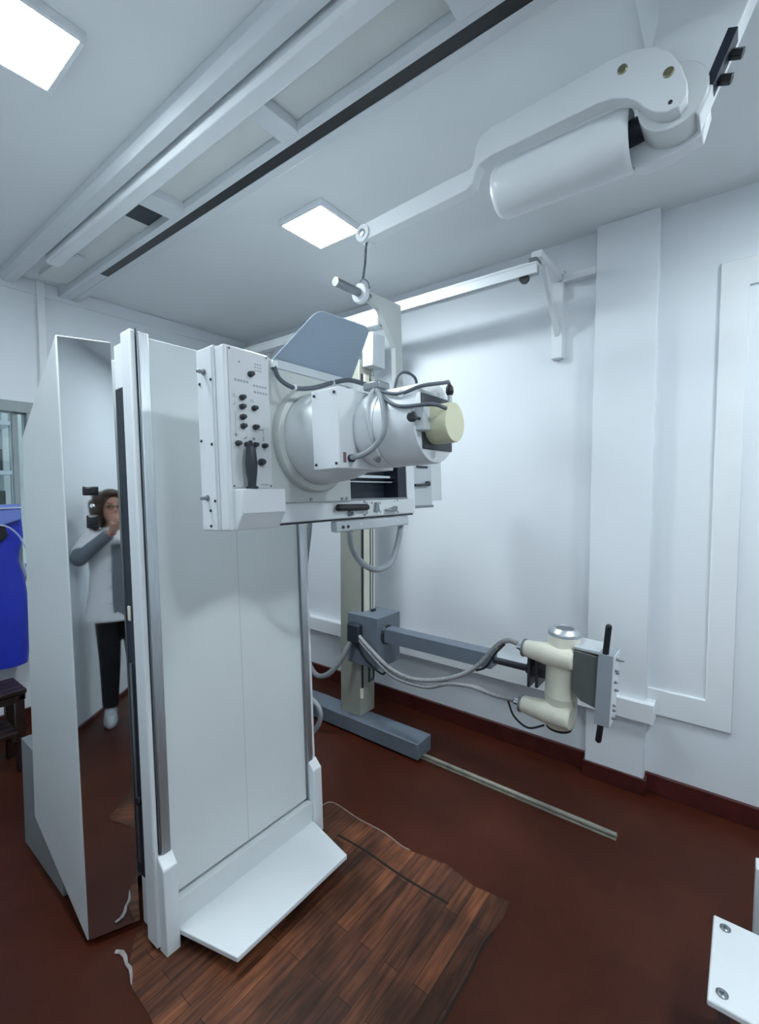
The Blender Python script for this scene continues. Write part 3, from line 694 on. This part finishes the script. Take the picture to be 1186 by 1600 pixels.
# cables
T1 = [(2.105,1.821,.682),(2.1,1.71,.607),(2.1,1.544,.511),(2.1,1.368,.492),(2.1,1.168,.551),(2.1,1.022,.638),(2.1,.904,.778),(2.105,.85,.817),(2.112,.80,.812)]
T2 = [(2.105,1.821,.663),(2.1,1.686,.565),(2.1,1.521,.472),(2.1,1.306,.469),(2.1,1.168,.524),(2.1,1.038,.544),(2.1,.917,.535),(2.105,.85,.535),(2.112,.805,.533)]
tag(MB().tube(T1, .0118, 12).build('high_voltage_cable', BRAID), 'grey braided cable rising to the upper horn of the cream tube head', 'cable', 'braided tube cables')
tag(MB().tube(T2, .0118, 12).build('high_voltage_cable', BRAID), 'grey braided cable running low to the lower horn of the cream tube head', 'cable', 'braided tube cables')
tag(MB().tube([(2.085,1.0,.64),(2.09,.95,.67),(2.09,.90,.75),(2.10,.86,.80)], .006, 8).build('signal_cable', CABLEB), 'thin black cable alongside the upper braided cable near the tube head', 'cable')
tag(MB().tube([(2.08,.831,.535),(2.08,.80,.469),(2.08,.733,.435),(2.09,.662,.465)], .005, 8).build('signal_cable', CABLEB), 'thin black cable looping under the lower horn of the tube head', 'cable')
tag(MB().tube([(2.12,1.828,.60),(2.12,1.726,.499),(2.12,1.615,.455),(2.125,1.60,.50)], .006, 8).build('signal_cable', CABLEB), 'thin black cable looping under the blue-grey carriage', 'cable')

# floor rail
mb = MB(); mb.box(2.178,2.218,.37,3.3,0,.004).tube([(2.198,.37,.014),(2.198,3.3,.014)], .0105, 14)
tag(mb.build('floor_rail', mat('worn_steel_rail', '9c9a8e', 0.45, 0.3, var=0.25, scale=20)), 'worn round steel rail on the dark red floor under the tube stand', 'rail')

# upper wall rail on brackets
wr = thing('wall_rail', 'white guide rail high along the right wall on a triangular bracket', 'rail', (2.4, 1.8, 2.25))
mb = MB(); mb.box(2.285,2.335,.80,3.6,2.645,2.66).box(2.285,2.293,.80,3.6,2.60,2.645).box(2.327,2.335,.80,3.6,2.60,2.66)
mb.build('rail_channel', TRIMW, wr, bevel=.002)
MB().box(2.293,2.327,.82,3.59,2.635,2.644).build('rail_track', ALU, wr)
MB().box(2.28,2.34,.795,.84,2.655,2.675).build('rail_end', STEEL, wr, bevel=.003)
MB().lathe((2.30,.87,2.595),(1,0,0),[(0,.024),(.02,.024)],24).build('end_stop', KNOB, wr)
for y in (.80, 3.3):
    MB().box(2.615,XR+.003,y-.03,y+.03,2.26,2.73).build('bracket_leg', TRIMW, wr, bevel=.003)
    MB().box(2.28,XR,y-.025,y+.025,2.665,2.70).build('bracket_arm', TRIMW, wr, bevel=.003)
    mb = MB(); mb.prism([(2.36,2.67),(2.40,2.67),(2.62,2.42),(2.62,2.37)], 'y', y-.012, y+.012)
    mb.build('bracket_brace', TRIMW, wr, bevel=.003)
MB().box(2.615,XR,.605,.80,2.66,2.70).build('bracket_tie', TRIMW, wr, bevel=.003)

# ------------------------------------------------------------------ blue apron, bench, step stool
ap = thing('lead_apron', 'blue lead apron with pale piping hanging in front of the control window', 'apron', (.70, 3.5, .46))
def apron():
    mb = MB(); rings = []
    zs = [(.455,.50,.905),(.55,.49,.918),(.80,.50,.925),(1.0,.52,.905),(1.10,.53,.880),(1.16,.54,.885),(1.25,.56,.905),(1.34,.575,.90),(1.42,.585,.885)]
    for z, a, b in zs:
        ring = []
        for k in range(24):
            t = k/23; x = a+(b-a)*t
            ring.append((x, 3.50-.035*math.sin(t*9+z*2)*(1.5-z)*.6-.035*math.sin(math.pi*t)**.5, z+.02*(1-t)*(1 if z < .5 else 0)))
        for k in range(23, -1, -1):
            t = k/23; x = a+(b-a)*t
            ring.append((x, 3.53-.01*math.sin(t*9+z), z))
        rings.append(ring)
    return mb.loft(rings)
apron().build('apron_body', APRON, ap, ang=60)
mb = MB(); mb.prism([(.60,1.30),(.62,1.452),(.885,1.452),(.885,1.36),(.80,1.33)], 'y', 3.44, 3.54)
mb.build('collar', APRONL, ap, bevel=.01, seg=3)
MB().tube([(.62,3.435,1.428),(.75,3.43,1.430),(.882,3.437,1.432)], .005, 8).build('piping', PIPING, ap)
MB().tube([(.70,3.433,1.345),(.80,3.430,1.325),(.86,3.435,1.27),(.905,3.455,1.18)], .005, 8).build('piping', PIPING, ap)
MB().tube([(.885,3.45,1.10),(.915,3.452,.95),(.928,3.455,.80)], .005, 8).build('piping', PIPING, ap)
mb = MB(); mb.prism([(.56,1.32),(.60,1.34),(.80,1.325),(.815,1.27),(.79,1.235),(.56,1.23)], 'y', 3.437, 3.465)
mb.build('shoulder_strap', CABLEB, ap, bevel=.006)
MB().cyl((.45,3.585,1.40),(.89,3.585,1.40),.012).build('hanger_bar', WHITE, ap)
MB().box(.66,.70,3.52,3.62,1.39,1.41).build('hanger_bar', WHITE, ap)
tag(MB().box(.905,.96,3.57,3.622,.86,.93).build('wall_socket', WHITE, bevel=.004), 'small white socket on the wall by the apron edge', 'socket')

be = thing('slatted_bench', 'dark wooden slatted bench with a lower shelf under the blue apron', 'bench', (.5, 3.17, 0))
for x0 in (.15, .725):
    for y0 in (3.05, 3.25): MB().box(x0,x0+.04,y0,y0+.04,0,.425).build('leg', DWOOD, be, bevel=.003)
for z0, n in ((.425, 'seat'), (.20, 'lower_shelf')):
    mb = MB()
    for k in range(4): mb.box(.14,.775 if z0 > .3 else .73, 3.045+.065*k, 3.045+.065*k+.05, z0+.005, z0+.028)
    mb.box(.14,.165,3.05,3.29,z0-.03,z0+.006).box(.74,.77,3.05,3.29,z0-.03,z0+.006) if z0 > .3 else mb.box(.19,.215,3.05,3.29,z0-.03,z0+.006).box(.70,.724,3.05,3.29,z0-.03,z0+.006)
    mb.build(n, DWOOD, be, bevel=.003)
MB().box(.18,.73,3.055,3.075,.385,.425).build('apron_rail', DWOOD, be, bevel=.002)

st = thing('step_stool', 'white topped low step stool with bolts at the lower right corner', 'step stool', (1.5, -.2, 0))
SZ = .31
mb = MB(); mb.prism([(1.325,.017),(1.61,.013),(1.61,-.45),(1.325,-.45)], 'z', SZ-.018, SZ)
mb.build('top_plate', WHITE, st, bevel=.004)
for x, y in ((1.575,-.015),(1.36,-.012),(1.575,-.42),(1.36,-.42)):
    MB().lathe((x,y,SZ-.001),(0,0,1),[(0,.013),(.004,.013),(.007,.009),(.007,.004),(.012,.004),(.012,.0001)],20).build('bolt', STEEL, st)
for x in (1.335, 1.575):
    for y in (-.03, -.44): MB().box(x,x+.025,y,y+.025,0,SZ-.018).build('leg', STEEL, st, bevel=.002)
for x in (1.34, 1.58): MB().box(x,x+.015,-.42,-.025,.08,.10).build('stretcher', STEEL, st, bevel=.002)
po = MB().box(1.84,1.90,-.16,-.088,0,.345).build('white_post', WHITE, bevel=.004)
tag(po, 'white post cut by the right edge of the photo behind the step stool', 'post')
MB().cyl((1.87,-.12,.345),(1.87,-.12,.36),.011,n=16).build('post_bolt', STEEL, po)

# ------------------------------------------------------------------ the photographer, seen in the polished panel
PF = Matrix(((.92, .39, 0, -.136), (-.39, .92, 0, -.295), (0, 0, 1, 0), (0, 0, 0, 1)))   # x her right, y forward
pe_ = thing('person', 'person in white coat, grey sleeves and dark trousers mirrored in the polished panel', 'person', (0, 0, 0), PF)
SKIN = mat('skin', 'c99a86', 0.5, var=0.05, scale=20)
HAIR = mat('brown_curly_hair', '4a3a31', 0.55, var=0.4, scale=60)
COAT = mat('white_coat_cloth', 'f0f2f6', 0.7, var=0.03, scale=10, bump=0.3, bscale=12)
GSLV = mat('grey_knit', '737b84', 0.8, var=0.1, scale=60)
TROU = mat('black_trousers', '14161c', 0.7, var=0.2)
SHOE = mat('white_shoe', 'cfd3d8', 0.5)
def fuse(o, v, it=4):
    r = o.modifiers.new('fuse', 'REMESH'); r.mode = 'VOXEL'; r.voxel_size = v; r.use_smooth_shade = True
    s_ = o.modifiers.new('smooth', 'SMOOTH'); s_.iterations = it; s_.factor = .5
    return o
HC = Vector((-.056, .035, 1.60))
TURN = Matrix.Translation(HC) @ Matrix.Rotation(R(-14), 4, 'Z') @ Matrix.Rotation(R(-4), 4, 'X') @ Matrix.Translation(-HC)
PH = PF @ TURN
def ell(cx, cy, z, a, b, n=28): return [(cx+a*math.cos(2*math.pi*k/n), cy+b*math.sin(2*math.pi*k/n), z) for k in range(n)]
b = MB(PF)
b.loft([ell(-.02,-.03,.80,.15,.10), ell(-.02,-.03,.92,.165,.115), ell(-.02,-.01,1.08,.135,.09), ell(-.03,0,1.25,.155,.10), ell(-.035,0,1.36,.165,.085), ell(-.04,0,1.42,.10,.065), ell(-.045,.005,1.45,.055,.055)])
b.tube([(-.045,0,1.42),(-.05,.015,1.52),(-.055,.03,1.57)], .052, 16)
b.bm.verts.ensure_lookup_table(); nv = len(b.bm.verts)
b.ball(HC+Vector((0,-.012,.03)), .076, .095, .092, 28, 20)
b.ball(HC+Vector((0,.022,-.045)), .058, .068, .072, 24, 16)
b.tube([HC+Vector((0,.085,.02)), HC+Vector((0,.104,-.012)), HC+Vector((0,.110,-.026))], [.008]*9+[.012]*12, 10)
b.ball(HC+Vector((0,.083,-.102)), .022, .016, .016)
b.ball(HC+Vector((0,.086,-.062)), .022, .010, .007)
for sx in (-1, 1):
    b.ball(HC+Vector((sx*.078,-.005,-.005)), .010, .022, .032)
    b.ball(HC+Vector((sx*.036,.068,-.025)), .022, .016, .020)
b.bm.verts.ensure_lookup_table()
for q_ in list(b.bm.verts)[nv:]: q_.co = TURN @ q_.co
arms = {-1: [(-.19,0,1.385),(-.245,.06,1.29),(-.262,.115,1.235)], 1: [(.12,0,1.385),(.19,.04,1.29),(.225,.09,1.22)]}
wr_ = {-1: Vector((-.055,.245,1.415)), 1: Vector((.105,.225,1.40))}
for sx in (-1, 1):
    A = [Vector(p) for p in arms[sx]]
    b.tube(A, [.052-.0007*i for i in range(30)], 14)
    e_ = A[-1]; W_ = wr_[sx]
    b.ball(e_, .041)
    b.tube([e_, e_.lerp(W_, .35), W_], [.040]*6+[.042-.0016*i for i in range(14)], 14)
    d_ = Vector((-.02*sx, .055, .075)).normalized(); side = Vector((-sx*.93, .28, -.1)).normalized()
    pc = W_+d_*.05
    b.tube([W_-d_*.01, W_+d_*.04, W_+d_*.085], .024, 12); b.ball(pc+side*.012, .026, .020, .040)
    for i, ln in enumerate((.062, .072, .068, .052)):
        o_ = pc+d_*.035+Vector((sx*.016*(1.5-i)*.9, .010*(i-1.5), -.006*i))
        c1 = o_+d_*ln*.5; c2 = c1+(d_*.55+side*.8).normalized()*ln*.35; c3 = c2+(side*.95-d_*.1).normalized()*ln*.28
        b.tube([o_-d_*.02, c1, c2, c3], .0085, 8, 4); b.ball(c3, .0085, n=10, m=8)
    t0 = W_+d_*.02+side*.02
    b.tube([t0, t0+(d_*.6+side*.8)*.035, t0+(d_*.95+side*.75)*.058], .010, 8, 4); b.ball(t0+(d_*.95+side*.75)*.058, .010, n=10, m=8)
legs = {-1: [(-.105,-.03,.86),(-.095,-.03,.50),(-.10,-.08,.09)], 1: [(.065,-.03,.86),(.08,-.02,.50),(.10,-.06,.09)]}
for sx in (-1, 1):
    L_ = [Vector(p) for p in legs[sx]]
    b.tube(L_, [.082-.0028*i for i in range(20)], 16)
    b.ball(L_[-1]+Vector((0,.05,-.05)), .040, .11, .035)
bd = fuse(b.build('body', SKIN, pe_), .0065, 3)
# face details
for sx in (-1, 1):
    MB(PH).ball(HC+Vector((sx*.031,.075,.005)), .011, .008, .007).build('eye', mat('dark_eye', '2a221f', 0.2), bd)
    MB(PH).tube([HC+Vector((sx*.031+.022*math.cos(t*math.pi/6), .099, .002+.017*math.sin(t*math.pi/6))) for t in range(13)], .002, 6, 2).build('glasses_rim', BLACK, bd)
    MB(PH).tube([HC+Vector((sx*.053,.098,.006)), HC+Vector((sx*.076,.06,.008)), HC+Vector((sx*.083,-.01,.012))], .002, 6, 4).build('glasses_temple', BLACK, bd)
    MB(PH).tube([HC+Vector((sx*.016,.092,.028)), HC+Vector((sx*.034,.090,.033)), HC+Vector((sx*.050,.080,.027))], .003, 6, 4).build('eyebrow', HAIR, bd)
MB(PH).tube([HC+Vector((-.010,.101,.006)), HC+Vector((0,.103,.009)), HC+Vector((.010,.101,.006))], .002, 6, 4).build('glasses_bridge', BLACK, bd)
MB(PH).ball(HC+Vector((0,.092,-.063)), .021, .006, .007).build('lips', mat('lips', 'a8605a', 0.4), bd)
h = MB(PH)
h.ball(HC+Vector((0,-.03,.045)), .100, .104, .094, 28, 20).ball(HC+Vector((0,-.045,-.05)), .094, .070, .100, 28, 20)
for sx in (-1, 1): h.ball(HC+Vector((sx*.085,-.01,-.05)), .030, .045, .085)
rnd = random.Random(7)
for k in range(150):
    a = rnd.uniform(-2.5, 2.5) - math.pi/2; z = rnd.uniform(-.14, .10)
    rr = .104 if z < .03 else .086
    if abs(math.cos(a))*1 < .25 and math.sin(a) > 0: continue
    x_, y_ = rr*1.10*math.cos(a), rr*1.05*math.sin(a)-.025
    if y_ > .035 and z < .06: continue
    h.ball(HC+Vector((x_, y_, z)), rnd.uniform(.022,.034), n=10, m=8)
for k in range(14):
    a = math.pi*k/13
    h.ball(HC+Vector((.070*math.cos(a), .035+.035*math.sin(a), .085+.02*math.sin(a))), .022, n=10, m=8)
fuse(h.build('hair', HAIR, bd), .008, 1)
# clothes
c = MB(PF)
c.loft([ell(-.035,-.015,.765,.225,.150), ell(-.035,-.015,.85,.208,.142), ell(-.03,-.01,.98,.190,.130), ell(-.03,-.005,1.12,.178,.122), ell(-.035,0,1.26,.186,.122), ell(-.035,0,1.35,.190,.110), ell(-.04,0,1.40,.165,.090), ell(-.042,0,1.435,.10,.075), ell(-.045,.005,1.455,.065,.065)])
for sx in (-1, 1):
    A = [Vector(p) for p in arms[sx]]
    c.tube([A[0]+Vector((-sx*.03,0,.005)), A[0], A[1], A[1].lerp(A[2], .35)], .066, 18)
ct_ = fuse(c.build('lab_coat', COAT, bd), .010, 3)
MB(PF).box(-.065,.045,.100,.128,.79,1.33).build('coat_front', GSLV, ct_, bevel=.012, seg=3)
for k in range(4): MB(PF).cyl((-.075,.118,.90+.12*k),(-.075,.132,.90+.12*k),.007,n=12).build('coat_button', SHOE, ct_)
for sx in (-1, 1):
    A = [Vector(p) for p in arms[sx]]; e_ = A[-1]; W_ = wr_[sx]
    fuse(MB(PF).tube([A[0], A[1], e_, e_.lerp(W_, .4), e_.lerp(W_, .93)], [.058]*10+[.055]*8+[.052-.0008*i for i in range(20)], 16).build('sleeve', GSLV, bd), .007, 3)
MB(PF).lathe(wr_[-1]-Vector((.0,.008,.008)), (.2,.55,.75), [(0,.029),(.012,.029)], 20).build('bracelet', mat('red_bracelet', 'a8372f', 0.4), bd)
q = MB(PF); q.loft([ell(-.02,-.03,.78,.155,.108), ell(-.02,-.03,.92,.168,.118)])
for sx in (-1, 1):
    L_ = [Vector(p) for p in legs[sx]]
    q.tube([L_[0], L_[1], L_[2]+Vector((0,0,.02))], [.092-.0024*i for i in range(20)], 18)
fuse(q.build('trousers', TROU, bd), .009, 3)
for sx in (-1, 1):
    p_ = Vector(legs[sx][-1])
    z = MB(PF); z.loft([[(p_.x+w_*math.cos(t*math.pi/10), p_.y+.05+l_*math.sin(t*math.pi/10), zz) for t in range(20)] for zz, w_, l_ in ((.0,.044,.130),(.02,.047,.134),(.045,.045,.125),(.075,.040,.095))])
    z.ball((p_.x, p_.y, .075), .043, .055, .045)
    fuse(z.build('shoe', SHOE, bd), .008, 2)
